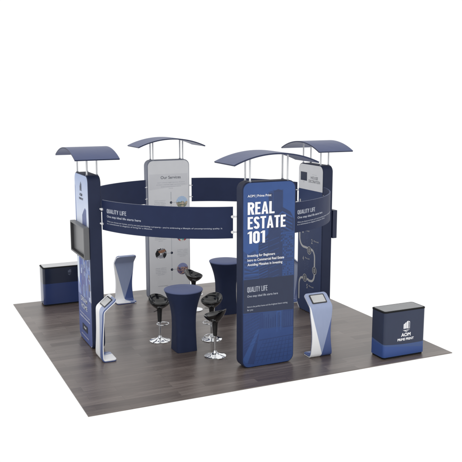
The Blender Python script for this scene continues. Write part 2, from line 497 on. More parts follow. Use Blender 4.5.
def make_tower(label, loc, rz, side_mat, front_art, rear_art):
    t = thing('display_tower', label, 'display tower', loc, rz, GT)
    v, f = extrude_xz(rrect(TW, 0, TH, TR), -TD, TD)
    bevel(obj('frame', v, f, side_mat, t), .016, 4)
    front_art(t, front); rear_art(t, rear)
    for sx in (-.32, .32):
        for sy in (-.083, .083):
            pv, pf = lathe([(.0135, TH - .01), (.0135, roof_under(sx) + .006)], 16)
            p = obj('pole', pv, pf, M['pole'], t, smooth=True, loc=(sx, sy, 0))
            cv, cf = lathe([(.020, TH - .004), (.020, TH + .010), (.0145, TH + .014)], 18)
            obj('collar', cv, cf, M['ink_grey'], p, smooth=True)
    cv, cf, fm = canopy_mesh()
    obj('canopy', cv, cf, [M['roof'], M['roof_edge']], t, fm=fm, smooth=True, angle=30)
    return t

def panel_base(place, m, name, t, inset=.015):
    """the printed fabric panel stretched over one face of the tower"""
    pts = rrect(TW - inset, inset, TH - inset, TR - .6 * inset)
    a = Art(place, base=.0006, step=.0014); a.poly(pts, m)
    return a.build(name, t)

def in_panel(inset=.0152):
    W = TW - inset; r = TR - .6 * inset
    def half(z):
        zz = min(z - inset, TH - inset - z)
        return W if zz >= r else W - (r - math.sqrt(max(0, r * r - (r - zz) ** 2)))
    return half
HALF = in_panel()
def band(art, z0, z1, m, tilt=0):
    """a printed stripe right across a panel between two heights"""
    n = 24; L = []; Rr = []
    for i in range(n + 1):
        z = z0 + (z1 - z0) * i / n; h = HALF(z); L.append((-h, z)); Rr.append((h, z))
    art.poly(Rr + L[::-1], m)

def plain(mat_key):
    def fn(t, place): panel_base(place, M[mat_key], 'graphic_panel', t)
    return fn

# --- the blue headline tower ---------------------------------------------------
def headline_front(t, place):
    g = panel_base(place, M['blue'], 'graphic_panel', t)
    a = Art(place, base=.0024, step=.00002)
    rnd = random.Random(3)
    # city skyline: one tall tower and lower blocks in darker blue
    def block(a0, a1, z0, z1, m, top=None):
        a.poly([(a0, z0), (a1, z0), (a1, z1), ((a0 + a1) / 2, z1 + (top or 0)), (a0, z1)], m)
    zb = 1.41
    block(-.02, .09, zb, 2.735, M['blue_mid'], .02); block(-.008, .075, zb, 2.72, M['blue_dim']); block(.055, .235, zb, 2.77, M['blue_mid'], -.02); block(.07, .225, zb, 2.75, M['blue_dim'], .025)
    for k in range(26): a.rect(-.004, 1.95 + k * .029, .07, 1.957 + k * .029, M['blue_mid'])
    for i in range(9): a.rect(.080 + i * .016, 1.5, .085 + i * .016, 2.73, M['blue_mid'])
    a.poly([(.10, zb), (.43, zb), (.43, 2.30), (.36, 2.42), (.22, 2.50), (.10, 2.36)], M['blue_dim'])
    for k in range(9):
        z = 2.44 - k * .055
        a.poly([(.13, z - .10), (.22, z - .03), (.40, z - .12), (.40, z - .10), (.22, z - .005), (.13, z - .075)], M['blue_mid'] if k % 2 else M['blue'])
    a.poly([(-.18, zb), (.20, zb), (.20, 2.16), (.10, 2.22), (-.05, 2.06), (-.18, 1.95)], M['blue_dim'])
    for k in range(16):
        z = 2.02 - k * .042
        a.poly([(-.17, z - .05), (-.02, z + .0), (-.02, z + .014), (-.17, z - .036)], M['blue_mid'] if k % 3 else M['blue'])
        if k % 2: a.poly([(.0, z), (.17, z + .05), (.17, z + .062), (.0, z + .012)], M['blue_mid'])
    a.poly([(-.4365, zb), (-.17, zb), (-.17, 1.72), (-.24, 1.86), (-.36, 1.80), (-.4365, 1.86)], M['blue_mid'])
    for k in range(10):
        z = 1.76 - k * .035
        a.poly([(-.42, z - .01), (-.30, z - .03 + .03 * math.sin(k)), (-.18, z - .01), (-.18, z + .006), (-.30, z - .014 + .03 * math.sin(k)), (-.42, z + .006)], M['blue_dim'] if k % 2 else M['blue'])
    # window grid tower to one side
    a.rect(.23, zb, .43, 2.12, M['blue_mid'])
    a.d += a.step; a.hold = True
    for i in range(7):
        for k in range(22): a.rect(.24 + i * .027, 1.43 + k * .031, .258 + i * .027, 1.448 + k * .031, M['blue'] if rnd.random() < .6 else M['blue_dim'])
    a.hold = False
    # dark band and the lower street picture
    a.poly([(-.4365, .885), (.4365, .862), (.4365, 1.412), (-.4365, 1.412)], M['navy_art'])
    zs = .02
    low = []
    n = 16
    for i in range(n + 1):
        z = .0156 + (.86 - .0156) * i / n; low.append((HALF(z), z))
    pts = low + [(-x, z) for x, z in low[::-1]]
    pts[n] = (.4365, .862); pts[n + 1] = (-.4365, .885)
    a.poly(pts, M['blue_low'])
    dk, md = M['blue_shade'], M['blue_mid']
    a.poly([(-.4365, .16), (-.4365, .875), (-.10, .868), (-.10, .62), (-.19, .60)], dk)
    a.poly([(-.4365, .16), (-.20, .60), (-.155, .61), (-.36, .09), (-.395, .09)], M['blue'])
    a.poly([(-.36, .07), (-.18, .53), (-.165, .53), (-.25, .05)], dk)
    for k in range(12):
        x = -.42 + k * .026; a.rect(x, .45 + .012 * k, x + .008, .85, md)
    for k in range(10):
        z = .30 + k * .05; a.poly([(-.425, z), (-.20 + .006 * k, z + .10), (-.20 + .006 * k, z + .112), (-.425, z + .008)], M['blue_low'])
    a.rect(-.10, .60, .25, .868, md)
    for k in range(8): a.rect(-.09 + k * .04, .61, -.072 + k * .04, .74 + .10 * rnd.random(), dk)
    a.rect(.25, .58, .4365, .862, dk)
    for k in range(5): a.rect(.265 + k * .034, .60, .278 + k * .034, .84, md)
    a.rect(.14, .52, .155, .86, M['blue']); a.rect(.205, .55, .222, .86, M['blue']); a.rect(.155, .845, .205, .86, M['blue'])
    a.poly([(-.16, .42), (.4365, .44), (.4365, .452), (-.16, .432)], dk)
    for k in range(9):
        x0 = -.17 + k * .075
        a.poly([(x0 - .10, .06), (x0 - .092, .06), (.05 + (x0) * .75, .42), (.045 + x0 * .75, .42)], dk)
    for k in range(5):
        z = .10 + .065 * k; a.poly([(-.26 + .04 * k, z), (.42, z + .012), (.42, z + .018), (-.26 + .04 * k, z + .006)], dk)
    a.build('city_picture', g)
    w = M['lettering']
    line(place, lambda b: text(b, 'AOM | Prime Print', -.372, 2.676, .036, w, width=.40, bold=.012), g, 'brand_line')
    for word, z, wd in (('REAL', 2.405, .455), ('ESTATE', 2.184, .65), ('101', 1.963, .295)):
        line(place, lambda b: poster(b, word, -.370, z + .006, .188, w, width=wd, t=.18, gap=.06), g, 'headline')
    for txt, z, wd in (('Investing for Beginners', 1.765, .47), ('Intro to Commercial Real Estate', 1.695, .63), ('Avoiding Mistakes in Investing', 1.625, .60)):
        line(place, lambda b: text(b, txt, -.370, z, .038, w, width=wd, bold=.012), g)
    line(place, lambda b: poster(b, 'QUALITY LIFE', -.372, 1.215, .082, M['lettering_dim'], width=.345, t=.13, gap=.09), g, 'headline')
    for txt, z, h, wd in (('One step ideal life starts here', 1.135, .034, .53), ('Here is the perfect home and the brightest future waiting', .972, .024, .70), ('for you', .922, .026, .10)):
        line(place, lambda b: text(b, txt, -.372, z, h, M['lettering_dim'], width=wd, bold=.005), g)

# --- the white services tower ---------------------------------------------------
def squiggle_lines(a, x0, x1, z, n, dz, h, m, seed, center=False):
    words = 'home plan team legal value build market support advice rental future client project property finance service contract design local trust'.split()
    r = random.Random(seed)
    for i in range(n):
        W = (x1 - x0) * (1 if i < n - 1 else .35 + .4 * r.random()) * (.88 + .12 * r.random())
        s = ' '.join(r.choice(words) for _ in range(max(2, int(W / (h * 6.2)))))
        text(a, s, x0 if not center else (x0 + x1) / 2 - W / 2, z - i * dz, h, m, width=W)

def services(t, place):
    g = panel_base(place, M['white_print'], 'graphic_panel', t)
    a = Art(place, base=.0022, step=.00006)
    a.poly([(-.415, 2.30), (.415, 2.38), (.415, 2.62), (-.415, 2.62)], M['grey_print'])
    text(a, 'Our Services', .045, 2.520, .058, M['ink'], width=.43, bold=.006, align='c')
    squiggle_lines(a, -.28, .38, 2.438, 3, .042, .017, M['ink_grey'], 1, True)
    text(a, 'for your home', .045, 2.318, .017, M['ink_grey'], width=.09, align='c')
    a.rect(.040, 2.10, .052, 2.25, M['ink_soft'])
    a.rect(.0435, .40, .0485, 2.10, M['ink_grey'])
    lt = M['ink_grey']
    for k, (z, side) in enumerate(((2.03, 1), (1.69, -1), (1.33, 1), (.98, -1), (.625, 1))):
        a.disc(.046, z, .026, M['navy_deep'])
        a.rect(min(.046, .046 + side * .11), z - .003, max(.046, .046 + side * .11), z + .003, M['ink_grey'])
        ca = .046 + side * .235
        ph = ('photo_town', 'photo_dusk', 'photo_market', 'photo_hands', 'photo_dusk')[k]
        a.disc(ca, z, .122, M[ph])
        if ph == 'photo_hands':
            a.poly([(ca - .115, z - .03), (ca - .09, z - .06), (ca - .02, z - .02), (ca - .03, z + .07), (ca - .09, z + .08), (ca - .118, z + .02)], M['rubber'])
            a.poly([(ca - .06, z + .06), (ca + .01, z + .075), (ca + .08, z + .085), (ca + .105, z + .055), (ca + .06, z + .025), (ca + .0, z + .01), (ca - .05, z + .025)], M['skin_print'])
            a.poly([(ca - .04, z - .10), (ca + .05, z - .095), (ca + .03, z - .06), (ca - .03, z - .07)], M['ink_grey'])
        o = .046 - side * .24
        squiggle_lines(a, o - .125, o + .125, z + .045, 5, .034, .014, lt, k + 5, True)
    text(a, 'www.homes-and-plans', -.265, .288, .020, M['ink_grey'], width=.22)
    a.build('services_chart', g)

# --- the roadmap tower -----------------------------------------------------------
def roadmap(t, place):
    g = panel_base(place, M['white_print'], 'graphic_panel', t)
    a = Art(place, base=.0022, step=.00006)
    low = []
    n = 20
    for i in range(n + 1):
        z = .0156 + (2.41 - .0156) * i / n; low.append((HALF(z), z))
    pts = low + [(-x, z) for x, z in low[::-1]]
    a.poly(pts, M['t4_blue'])
    a.rect(-.37, 2.575, -.13, 2.74, M['navy_art'])
    text(a, 'AOM', -.25, 2.538, .018, M['ink_grey'], width=.06, align='c')
    text(a, 'your new', .14, 2.705, .016, M['ink_soft'], width=.16, align='c')
    text(a, 'HOUSE', .14, 2.625, .052, M['ink'], width=.26, align='c', bold=.004)
    text(a, 'DECORATION', .14, 2.555, .052, M['ink'], width=.41, align='c', bold=.004)
    A0, A1 = -.372, .205
    path = [(A0, 2.20), (A0, 1.50)] + arc(A0 + .16, 1.46, .16, .18, 180, 270, 8) + [(-.12, 1.28), (0, 1.275)] + arc(A1 - .12, 1.12, .12, .15, 90, 0, 8) + [(A1, .85)] \
        + arc(A1 - .13, .80, .13, .15, 0, -90, 8) + [(0, .648)] + arc(-.06, .74, .08, .09, -60, -110, 3)[:1] + [(-.10, .66), (-.22, .655)] + arc(A0 + .12, .50, .12, .155, 90, 180, 8) + [(A0, .20)]
    a.ribbon(path, .042, M['path'])
    for x, z in ((0, 1.24), (A1, .88), (-.15, .67)):
        a.disc(x, z, .078, M['path']); a.disc(x, z, .066, M['ink']); a.disc(x, z, .046, M['ink_grey']); a.disc(x, z, .036, M['ink'])
        a.rect(x - .012, z - .03, x + .012, z + .03, M['path'])
    for d, x, z in (('1', -.27, 1.55), ('2', .075, 1.39), ('3', .075, 1.9), ('4', -.24, 1.01), ('5', -.075, .48)):
        text(a, d, x, z, .085, M['path'], width=.045, bold=.01)
        text(a, 'Plan and', x + .09, z + .05, .028, M['path'], width=.17, bold=.012)
        squiggle_lines(a, x + .06, x + .24, z - .005, 7, .03, .015, M['fine_blue'], ord(d))
    a.build('roadmap_print', g)

# --- the pale sky tower ------------------------------------------------------------
def sky_front(t, place):
    g = panel_base(place, M['sky_print'], 'graphic_panel', t)
    a = Art(place, base=.0022, step=.00003); rnd = random.Random(11)
    F = PAL
    # tall towers against the sky
    a.poly([(-.4365, 1.15), (-.385, 1.15), (-.365, 2.0), (-.40, 2.66), (-.4365, 2.70)], F[1])
    a.poly([(.0, 1.0), (.31, 1.0), (.30, 2.33), (.22, 2.36), (.12, 2.30), (.02, 2.22)], F[0])
    for k in range(7): a.rect(.03 + k * .038, 1.2, .043 + k * .038, 2.2, F[1] if k % 2 else F[3])
    a.poly([(.33, 1.0), (.43, 1.0), (.43, 2.02), (.37, 2.08), (.33, 1.98)], F[1])
    a.rect(-.20, 1.0, .0, 1.62, F[1])
    a.d += a.step; a.hold = True
    wts = (F[0], F[0], F[0], F[1], F[1], F[3], F[3], F[4], F[2])
    x = -.30
    while x < .40:
        wd = min(.03 + .05 * rnd.random(), .402 - x); z = .74; top = 1.48 + .12 * rnd.random(); base = rnd.choice(wts)
        while z < top:
            hh = .04 + .12 * rnd.random()
            a.rect(x, z, x + wd, min(top, z + hh), base if rnd.random() < .45 else rnd.choice(wts)); z += hh
        x += wd
    a.hold = False
    for k in range(26):
        x0 = -.28 + .66 * rnd.random(); z0 = .9 + .5 * rnd.random(); a.rect(x0, z0, x0 + .012 + .02 * rnd.random(), z0 + .03 + .08 * rnd.random(), rnd.choice((F[5], F[2], F[0], F[3])))
    a.poly([(-.4365, 1.06), (-.4365, 1.44), (-.30, 1.44), (-.30, .96)], F[6])
    a.rect(.31, .98, .40, 1.10, F[5]); a.rect(.30, 1.18, .36, 1.26, F[5])
    a.poly([(-.4365, .70), (-.19, .70), (-.24, .88), (-.4365, 1.08)], M['t1_low2'])
    n = 16; low = []
    for i in range(n + 1):
        z = .0156 + (.80 - .0156) * i / n; low.append((HALF(z), z))
    pts = low + [(-x, z) for x, z in low[::-1]]
    pts[n] = (.4365, .80); pts[n + 1] = (-.4365, .80)
    a.poly(pts, M['t1_low'])
    a.build('city_picture', g)
    b = Art(place, base=.0072, step=.00004)
    k = M['ink']
    for i, (x, h) in enumerate(((-.075, .07), (-.05, .105), (-.02, .135), (.01, .11))): b.rect(x, 2.635, x + .018, 2.635 + h, k)
    b.rect(-.09, 2.622, .045, 2.63, k)
    text(b, 'AOM', -.02, 2.535, .044, k, width=.17, bold=.03, align='c')
    text(b, 'PRIME PRINT', -.01, 2.472, .034, k, width=.27, bold=.03, align='c')
    b.build('logo', g)
    w = M['lettering']
    line(place, lambda b: text(b, 'DREAM', -.25, .705, .082, M['lettering_dim'], width=.43, bold=.02), g, 'headline')
    line(place, lambda b: text(b, 'HOME', -.225, .585, .082, M['lettering_dim'], width=.40, bold=.02), g, 'headline')
    line(place, lambda b: text(b, 'Find the place that fits your life and your budget', -.35, .472, .022, w, width=.66), g)
    line(place, lambda b: text(b, 'with people who know every street of the town', -.34, .412, .028, w, width=.67, bold=.008), g)
    bt = line(place, lambda b: (b.rect(-.20, .19, .15, .305, M['navy_deep']), text(b, 'START', -.02, .235, .03, w, width=.16, bold=.02, align='c')), g, 'button_print')
    line(place, lambda b: text(b, 'www.aomprimeprint', -.29, .098, .022, w, width=.50, bold=.004), g)

make_tower('royal blue display tower with bold white REAL ESTATE 101 headline over a dark band', (0.012, -C, 0), 0, M['navy_side'], headline_front, plain('navy_deep'))
make_tower('display tower printed with pale sky and city blocks, carrying the grey wall monitor', (-C, 0, 0), -PI / 2, M['navy_side'], sky_front, plain('sky_print'))
make_tower('white display tower headed Our Services with round photos down a thin line', (0, C, 0), PI, M['grey_side'], plain('navy_deep'), services)
make_tower('display tower with white top and winding numbered roadmap print on slate blue', (C, 0, 0), PI / 2, M['navy_side'], plain('navy_deep'), roadmap)

# ------------------------------------------------------------------ curved banners
BR, BT, BZ0, BZ1 = 2.155, .022, 2.03, 2.517
A0, A1 = 13.4, 76.6
def arc_place(a, z, d):    # a = metres along the outside from the left end seen from outside
    an = math.radians(A0) + a / BR
    return ((BR + d) * math.cos(an), (BR + d) * math.sin(an), z)
def make_banner(label, rz):
    t = thing('curved_banner', label, 'banner', (0, 0, 0), rz, 'curved banners joining the towers')
    n = 48; v = []; f = []; fm = []
    for i in range(n + 1):
        an = math.radians(A0 + (A1 - A0) * i / n); c, s = math.cos(an), math.sin(an)
        for r, z in ((BR, BZ0), (BR, BZ1), (BR - BT, BZ1), (BR - BT, BZ0)): v.append((r * c, r * s, z))
    for i in range(n):
        b = i * 4
        for k in range(4):
            k2 = (k + 1) % 4
            f.append((b + k, b + k2, b + 4 + k2, b + 4 + k)[::-1]); fm.append(1 if k in (1,) else (2 if k == 2 else 0))
    f.append((0, 1, 2, 3)); f.append((n * 4 + 3, n * 4 + 2, n * 4 + 1, n * 4)); fm += [0, 0]
    obj('fabric', v, f, [M['banner'], M['banner_edge'], M['banner_in']], t, fm=fm, smooth=True, angle=30)
    for an, sgn in ((A0, -1), (A1, 1)):
        for z in (2.128, 2.365):
            a_ = math.radians(an); r = BR - BT / 2
            p = Vector((r * math.cos(a_), r * math.sin(a_), z)); tdir = Vector((-math.sin(a_), math.cos(a_), 0)) * sgn
            e = Vector((C - TD + .022, TW - .002, z)) if sgn < 0 else Vector((TW - .002, C - TD + .022, z))
            sv, sf = tube([p - tdir * .02, p, e], .013, 14)
            s = obj('connector', sv, sf, M['stud'], t, smooth=True)
            # knob outside the fabric end
            q = Vector((math.cos(a_), math.sin(a_), 0)) * .0
            kv, kf = lathe([(.022, BR + .0 - r - .002), (.022, .02 + BR - r), (.016, .026 + BR - r)], 18)
            R3 = Vector((math.cos(a_), math.sin(a_), 0)).to_track_quat('Z', 'Y').to_matrix()
            pin = p - tdir * .012
            obj('knob', [R3 @ Vector(x) + pin for x in kv], kf, M['stud'], s, smooth=True)
    return t
FULL = math.radians(A1 - A0) * BR
def banner_text(t, long_):
    w = M['lettering_dim']
    def P(deg): return math.radians(deg - A0) * BR
    x = P(17.4)
    kw = dict(base=.0012)
    line(arc_place, lambda b: poster(b, 'QUALITY LIFE', x, 2.322, .066, w, width=P(30) - x, t=.14, gap=.09), t, 'headline', **kw)
    line(arc_place, lambda b: text(b, 'One step ideal life starts here', x, 2.252, .034, w, width=P(37.6) - x, bold=.012), t, **kw)
    L1, L2, e1, e2, z1, z2 = ("a property - you're embracing a lifestyle of uncompromising quality. It", 'is a commitment to elegance of living for a lifetime.', 72.2, 43, 2.178, 2.142) if long_ else \
        ("a property - you're embracing a lifestyle of quality", 'is a commitment to elegance of living for a lifetime.', 58, 41, 2.182, 2.146)
    line(arc_place, lambda b: text(b, "When you choose our homes, you're not just purchasing " + L1, x, z1, .021, w, width=P(e1) - x, bold=.004), t, **kw)
    line(arc_place, lambda b: text(b, L2, x, z2, .021, w, width=P(e2) - x, bold=.004), t, **kw)

b1 = make_banner('curved navy banner with one long line of white text between headline tower and sky tower', PI)
banner_text(b1, True)
b2 = make_banner('curved navy banner curling from the headline tower to the roadmap tower, text on it', -PI / 2)
banner_text(b2, False)
make_banner('plain dark curved banner hung between the sky tower and the white services tower', PI / 2)
make_banner('plain dark curved banner hung between the white services tower and the roadmap tower', 0)

# ------------------------------------------------------------------ wall monitors
def make_monitor(label, rz, shell):
    t = thing('wall_monitor', label, 'monitor', (C * (-1 if rz < 0 else 1), 0, 1.805), rz, 'monitors on the towers')
    y0, y1 = -TD - .006, -TD - .10      # local: outward is -Y
    W, H, bz = .475, .265, .03
    # casing: a tray with an opening
    v = []; f = []
    def ring(w, h, y): 
        b = len(v); v.extend([(-w, y, -h), (w, y, -h), (w, y, h), (-w, y, h)]); return b
    a = ring(W, H, y0); b = ring(W, H, y1); c = ring(W - bz, H - bz, y1); d = ring(W - bz - .004, H - bz - .004, y1 + .058)
    f.append((a + 3, a + 2, a + 1, a))
    for p, q in ((a, b), (b, c), (c, d)):
        for i in range(4): f.append((p + i, p + (i + 1) % 4, q + (i + 1) % 4, q + i))
    f.append((d, d + 1, d + 2, d + 3))
    fm = [0] * 9 + [1] * 5
    me = obj('casing', v, f, [shell, M['monitor_in']], t, fm=fm)
    bevel(me, .008, 2)
    w, h = W - bz - .012, H - bz - .012
    sv, sf = box(-w, w, y1 + .050, y1 + .054, -h, h)
    obj('screen', sv, sf, M['screen'], t)
    mv, mf = box(-.15, .15, y0 - .001, -TD + .002, -.12, .12)
    obj('bracket', mv, mf, M['rubber'], t)
    return t
make_monitor('grey wall monitor with a deep frame and blank screen on the sky printed tower', -PI / 2, M['monitor'])
make_monitor('navy wall monitor seen edge on behind the roadmap tower', PI / 2, M['monitor_navy'])

# ------------------------------------------------------------------ kiosks
def kiosk_profile():
    """outer line in (out, up) from the foot tip, under the foot, up the stem and back over the head"""
    P = [(-.108, .0), (.078, .0)]
    P += arc(.078, .075, .058, .075, -90, -8, 8)
    P += [(.137, .13), (.130, .30), (.121, .48), (.115, .62), (.112, .70), (.111, .755)]
    P += [(.110, .785), (.106, .812), (.097, .836), (.083, .856)]
    P += [(.03, .900), (-.04, .956), (-.116, 1.018)]
    return P
def resample(P, n):
    L = [0]
    for a, b in zip(P, P[1:]): L.append(L[-1] + math.hypot(b[0] - a[0], b[1] - a[1]))
    out = []
    T = L[-1]
    for i in range(n + 1):
        # denser at both tips for the rounded corners
        u = i / n; d = T * (u - math.sin(2 * PI * u) / (2 * PI) * .55)
        k = 0
        while k < len(L) - 2 and L[k + 1] < d: k += 1
        s = (d - L[k]) / (L[k + 1] - L[k]); s = min(1, max(0, s))
        out.append((P[k][0] + (P[k + 1][0] - P[k][0]) * s, P[k][1] + (P[k + 1][1] - P[k][1]) * s, d))
    return out, T
def smoothed(P, it=2):
    for _ in range(it):
        Q = [P[0]]
        for a, b in zip(P, P[1:]):
            Q += [(a[0] * .75 + b[0] * .25, a[1] * .75 + b[1] * .25), (a[0] * .25 + b[0] * .75, a[1] * .25 + b[1] * .75)]
        P = Q + [P[-1]]
    return P
def make_kiosk(label, loc, rz, out='k_out'):
    t = thing('tablet_kiosk', label, 'kiosk', loc, rz, 'curved tablet kiosks')
    ns, NS, th = 84, 12, .038
    prof, T = resample(smoothed(kiosk_profile()), ns)
    def half(d):
        f = d / T
        zlike = f
        w = .215 if f < .12 else None
        # foot .215, waist .172, head .222
        def sm(a, b, x): x = min(1, max(0, (x - a) / (b - a))); return x * x * (3 - 2 * x)
        w = .206 - .034 * sm(.08, .42, f) + .036 * sm(.45, .80, f)
        for tip, r in ((d, .05), (T - d, .06)):
            if tip < r: w -= r - math.sqrt(max(0, r * r - (r - tip) ** 2))
        return w
    # t runs 0 at the stem foot to 1 at the bend, for the print
    d_foot = next(q[2] for q in prof if q[1] > .05); d_bend = next(q[2] for q in prof if q[1] > .84)
    v = []; uv = []; 
    for side in (0, .5, 1):
        for i, (u, z, d) in enumerate(prof):
            a = prof[max(0, i - 1)]; b = prof[min(ns, i + 1)]
            du, dz = b[0] - a[0], b[1] - a[1]; l = math.hypot(du, dz); nu, nz = -dz / l, du / l   # inner side
            w = half(d); tt = (d - d_foot) / (d_bend - d_foot)
            for k in range(NS + 1):
                s = -1 + 2 * k / NS
                v.append((s * w, -(u + nu * th * side), z + nz * th * side)); uv.append((s * w / .2, tt))
    N = (ns + 1) * (NS + 1); f = []; fm = []
    I = lambda side, i, k: int(side * 2) * N + i * (NS + 1) + k
    for i in range(ns):
        for k in range(NS):
            f.append((I(0, i, k), I(0, i, k + 1), I(0, i + 1, k + 1), I(0, i + 1, k))); fm.append(0)
            f.append((I(1, i, k), I(1, i + 1, k), I(1, i + 1, k + 1), I(1, i, k + 1))); fm.append(1)
        for p, q in ((0, .5), (.5, 1)):
            f.append((I(p, i, 0), I(p, i + 1, 0), I(q, i + 1, 0), I(q, i, 0))); fm.append(2 if p == 0 else 3)
            f.append((I(p, i, NS), I(q, i, NS), I(q, i + 1, NS), I(p, i + 1, NS))); fm.append(3 if p == 0 else 2)
    for k in range(NS):
        for p, q in ((0, .5), (.5, 1)):
            f.append((I(p, 0, k), I(q, 0, k), I(q, 0, k + 1), I(p, 0, k + 1))); fm.append(3 if p == 0 else 1)
            f.append((I(p, ns, k), I(p, ns, k + 1), I(q, ns, k + 1), I(q, ns, k))); fm.append(0 if p == 0 else 1)
    used = sorted({i for q in f for i in q}); ix = {o_: n_ for n_, o_ in enumerate(used)}
    v = [v[i] for i in used]; uv = [uv[i] for i in used]; f = [tuple(ix[i] for i in q) for q in f]
    bd = obj('stand', v, f, [M[out], M['k_in'], M['k_white'], M['k_blue']], t, fm=fm, uv=uv, smooth=True, angle=60)
    bevel(bd, .010, 3, 60)
    # the tablet lies on the sloping head
    p0 = Vector((0, -.083, .856)); p1 = Vector((0, .116, 1.018)); up = (p1 - p0).normalized(); nrm = up.cross(Vector((1, 0, 0))).normalized() * -1
    if nrm.z < 0: nrm = -nrm
    mid = p0 + up * .124
    R3 = Matrix((Vector((1, 0, 0)), up, nrm)).transposed()
    def slab(hw, hh, z0, z1):
        pts = [(x, y) for x, y in rrect(hw, -hh, hh, .012, 4)]
        vv, ff = extrude_xy(pts, z0, z1)
        return [R3 @ Vector(q) + mid for q in vv], ff
    vv, ff = slab(.135, .088, .0005, .011)
    tb = obj('tablet', vv, ff, M['tab_body'], t, smooth=True)
    vv, ff = slab(.117, .071, .010, .0125)
    obj('screen', vv, ff, M['tab_screen'], tb)
    return t
make_kiosk('white and pale blue tablet kiosk facing out beside the headline tower', (.972, -C, 0), 0)
make_kiosk('curved tablet kiosk in side profile at the foot of the sky printed tower', (-C, -.93, 0), -PI / 2, 'k_out2')
make_kiosk('tablet kiosk seen from behind, standing between sky tower and white services tower', (-.93, C, 0), PI)
make_kiosk('mostly hidden tablet kiosk in the gap between headline tower and roadmap tower', (C, .93, 0), PI / 2)

# ------------------------------------------------------------------ counters
def rrect_xy(x, y, r, n=8):
    pts = []
    for cx, cy, a0 in ((x - r, -y + r, -90), (x - r, y - r, 0), (-x + r, y - r, 90), (-x + r, -y + r, 180)):
        for i in range(n + 1):
            a = math.radians(a0 + 90 * i / n); pts.append((cx + r * math.cos(a), cy + r * math.sin(a)))
    return pts
def make_counter(label, loc, body, top, logo):
    t = thing('reception_counter', label, 'counter', loc, 0, 'reception counters at the booth corners')
    X, Y, H, r = .405, .178, .79, .045
    v, f = extrude_xy(rrect_xy(X - .012, Y - .012, r), 0, .034)
    obj('plinth', v, f, M['ctr_rim'], t, smooth=True)
    v, f = extrude_xy(rrect_xy(X, Y, r), .032, H - .022)
    obj('body', v, f, body, t, smooth=True)
    v, f = extrude_xy(rrect_xy(X + .004, Y + .004, r), H - .022, H)
    tp = bevel(obj('top_edge', v, f, M['ctr_rim'], t), .005, 2)
    v, f = extrude_xy(rrect_xy(X - .024, Y - .024, r - .018), H - .012, H + .003)
    obj('top_surface', v, f, top, tp, smooth=True)
    a = Art(lambda x, z, d: (x, -Y - d, z), base=.0012, step=.0001)
    w = M['lettering'] if logo else M['logo_dim']
    cx, cz = (.035, .475) if logo else (.13, .655)
    k = .8 if logo else .42
    for x, h0, h1, wd in ((-.075, .115, .135, .028), (-.038, .145, .165, .030), (.002, .175, .195, .030)):
        a.poly([(cx + k * x, cz), (cx + k * (x + wd), cz - .004), (cx + k * (x + wd), cz + .8 * k * h1), (cx + k * x, cz + .8 * k * h0)], w)
    a.poly([(cx + k * .042, cz), (cx + k * .078, cz + .008), (cx + k * .078, cz + k * .132), (cx + k * .042, cz + k * .152)], w)
    a.poly([(cx + k * .050, cz + .008), (cx + k * .070, cz + .014), (cx + k * .070, cz + k * .122), (cx + k * .050, cz + k * .132)], M['navy_art'])
    a.poly([(cx - k * .10, cz - .022), (cx - k * .02, cz - .040), (cx + k * .10, cz + .004), (cx - k * .01, cz - .028)], w)
    a.poly([(cx - k * .08, cz - .036), (cx, cz - .056), (cx + k * .09, cz - .016), (cx, cz - .046)], w)
    if logo:
        text(a, 'AOM', cx - .01, cz - .128, .055, w, width=.185, bold=.03, align='c')
        text(a, 'PRIME PRINT', cx - .012, cz - .195, .038, w, width=.32, bold=.03, align='c')
    a.build('logo', t)
    return t
make_counter('navy counter with white bar logo and blue wave, near the bare floor corner', (2.19, -2.705, 0), M['ctr_wave'], M['ctr_top'], True)
make_counter('low counter half hidden behind the sky tower, dark over plain blue', (-2.105, 2.775, 0), M['ctr_split'], M['ctr_topw'], False)

# ------------------------------------------------------------------ cocktail tables
def make_table(label, x, y):
    t = thing('cocktail_table', label, 'table', (x, y, 0), 0, 'navy spandex cocktail tables')
    prof = [(0, .182, 7), (.06, .180, 6.5), (.2, .177, 6), (.35, .175, 5), (.5, .178, 4.2), (.62, .188, 3.5), (.74, .210, 3), (.84, .240, 2.6), (.92, .272, 2.3), (.98, .300, 2.1), (1.02, .320, 2)]
    n = 96; v = []; f = []
    # smooth in between
    def at(z):
        for (z0, h0, e0), (z1, h1, e1) in zip(prof, prof[1:]):
            if z <= z1:
                s = (z - z0) / (z1 - z0); return h0 + (h1 - h0) * s, e0 + (e1 - e0) * s
        return prof[-1][1:]
    K = 40
    for k in range(K + 1):
        z = 1.02 * k / K; h = sum(at(min(1.02, max(0, z + d)))[0] for d in (-.05, -.025, 0, .025, .05)) / 5 if .05 < z < .97 else at(z)[0]; e = at(z)[1]
        for i in range(n):
            a = 2 * PI * i / n; c, s = math.cos(a), math.sin(a)
            rr = h / (abs(c) ** e + abs(s) ** e) ** (1 / e)
            # cloth pulled tight between the legs
            rr *= 1 - .018 * math.sin(PI * min(1, z / .8)) * (1 if e > 2.3 else 0) * abs(math.cos(2 * a)) 
            v.append((rr * c, rr * s, z + .002))
    for k in range(K):
        for i in range(n):
            j = (i + 1) % n; f.append((k * n + i, k * n + j, (k + 1) * n + j, (k + 1) * n + i))
    f.append(tuple(range(n - 1, -1, -1)))
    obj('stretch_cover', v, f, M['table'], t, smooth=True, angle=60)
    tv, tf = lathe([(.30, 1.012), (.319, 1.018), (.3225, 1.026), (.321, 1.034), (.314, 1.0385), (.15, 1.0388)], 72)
    obj('tabletop', tv, tf, M['table_top_sheen'], t, smooth=True)
    return t
make_table('navy cocktail table with three black stools around it', -.908, -1.03)
make_table('navy cocktail table farther back, partly hidden by the headline tower', .637, .69)

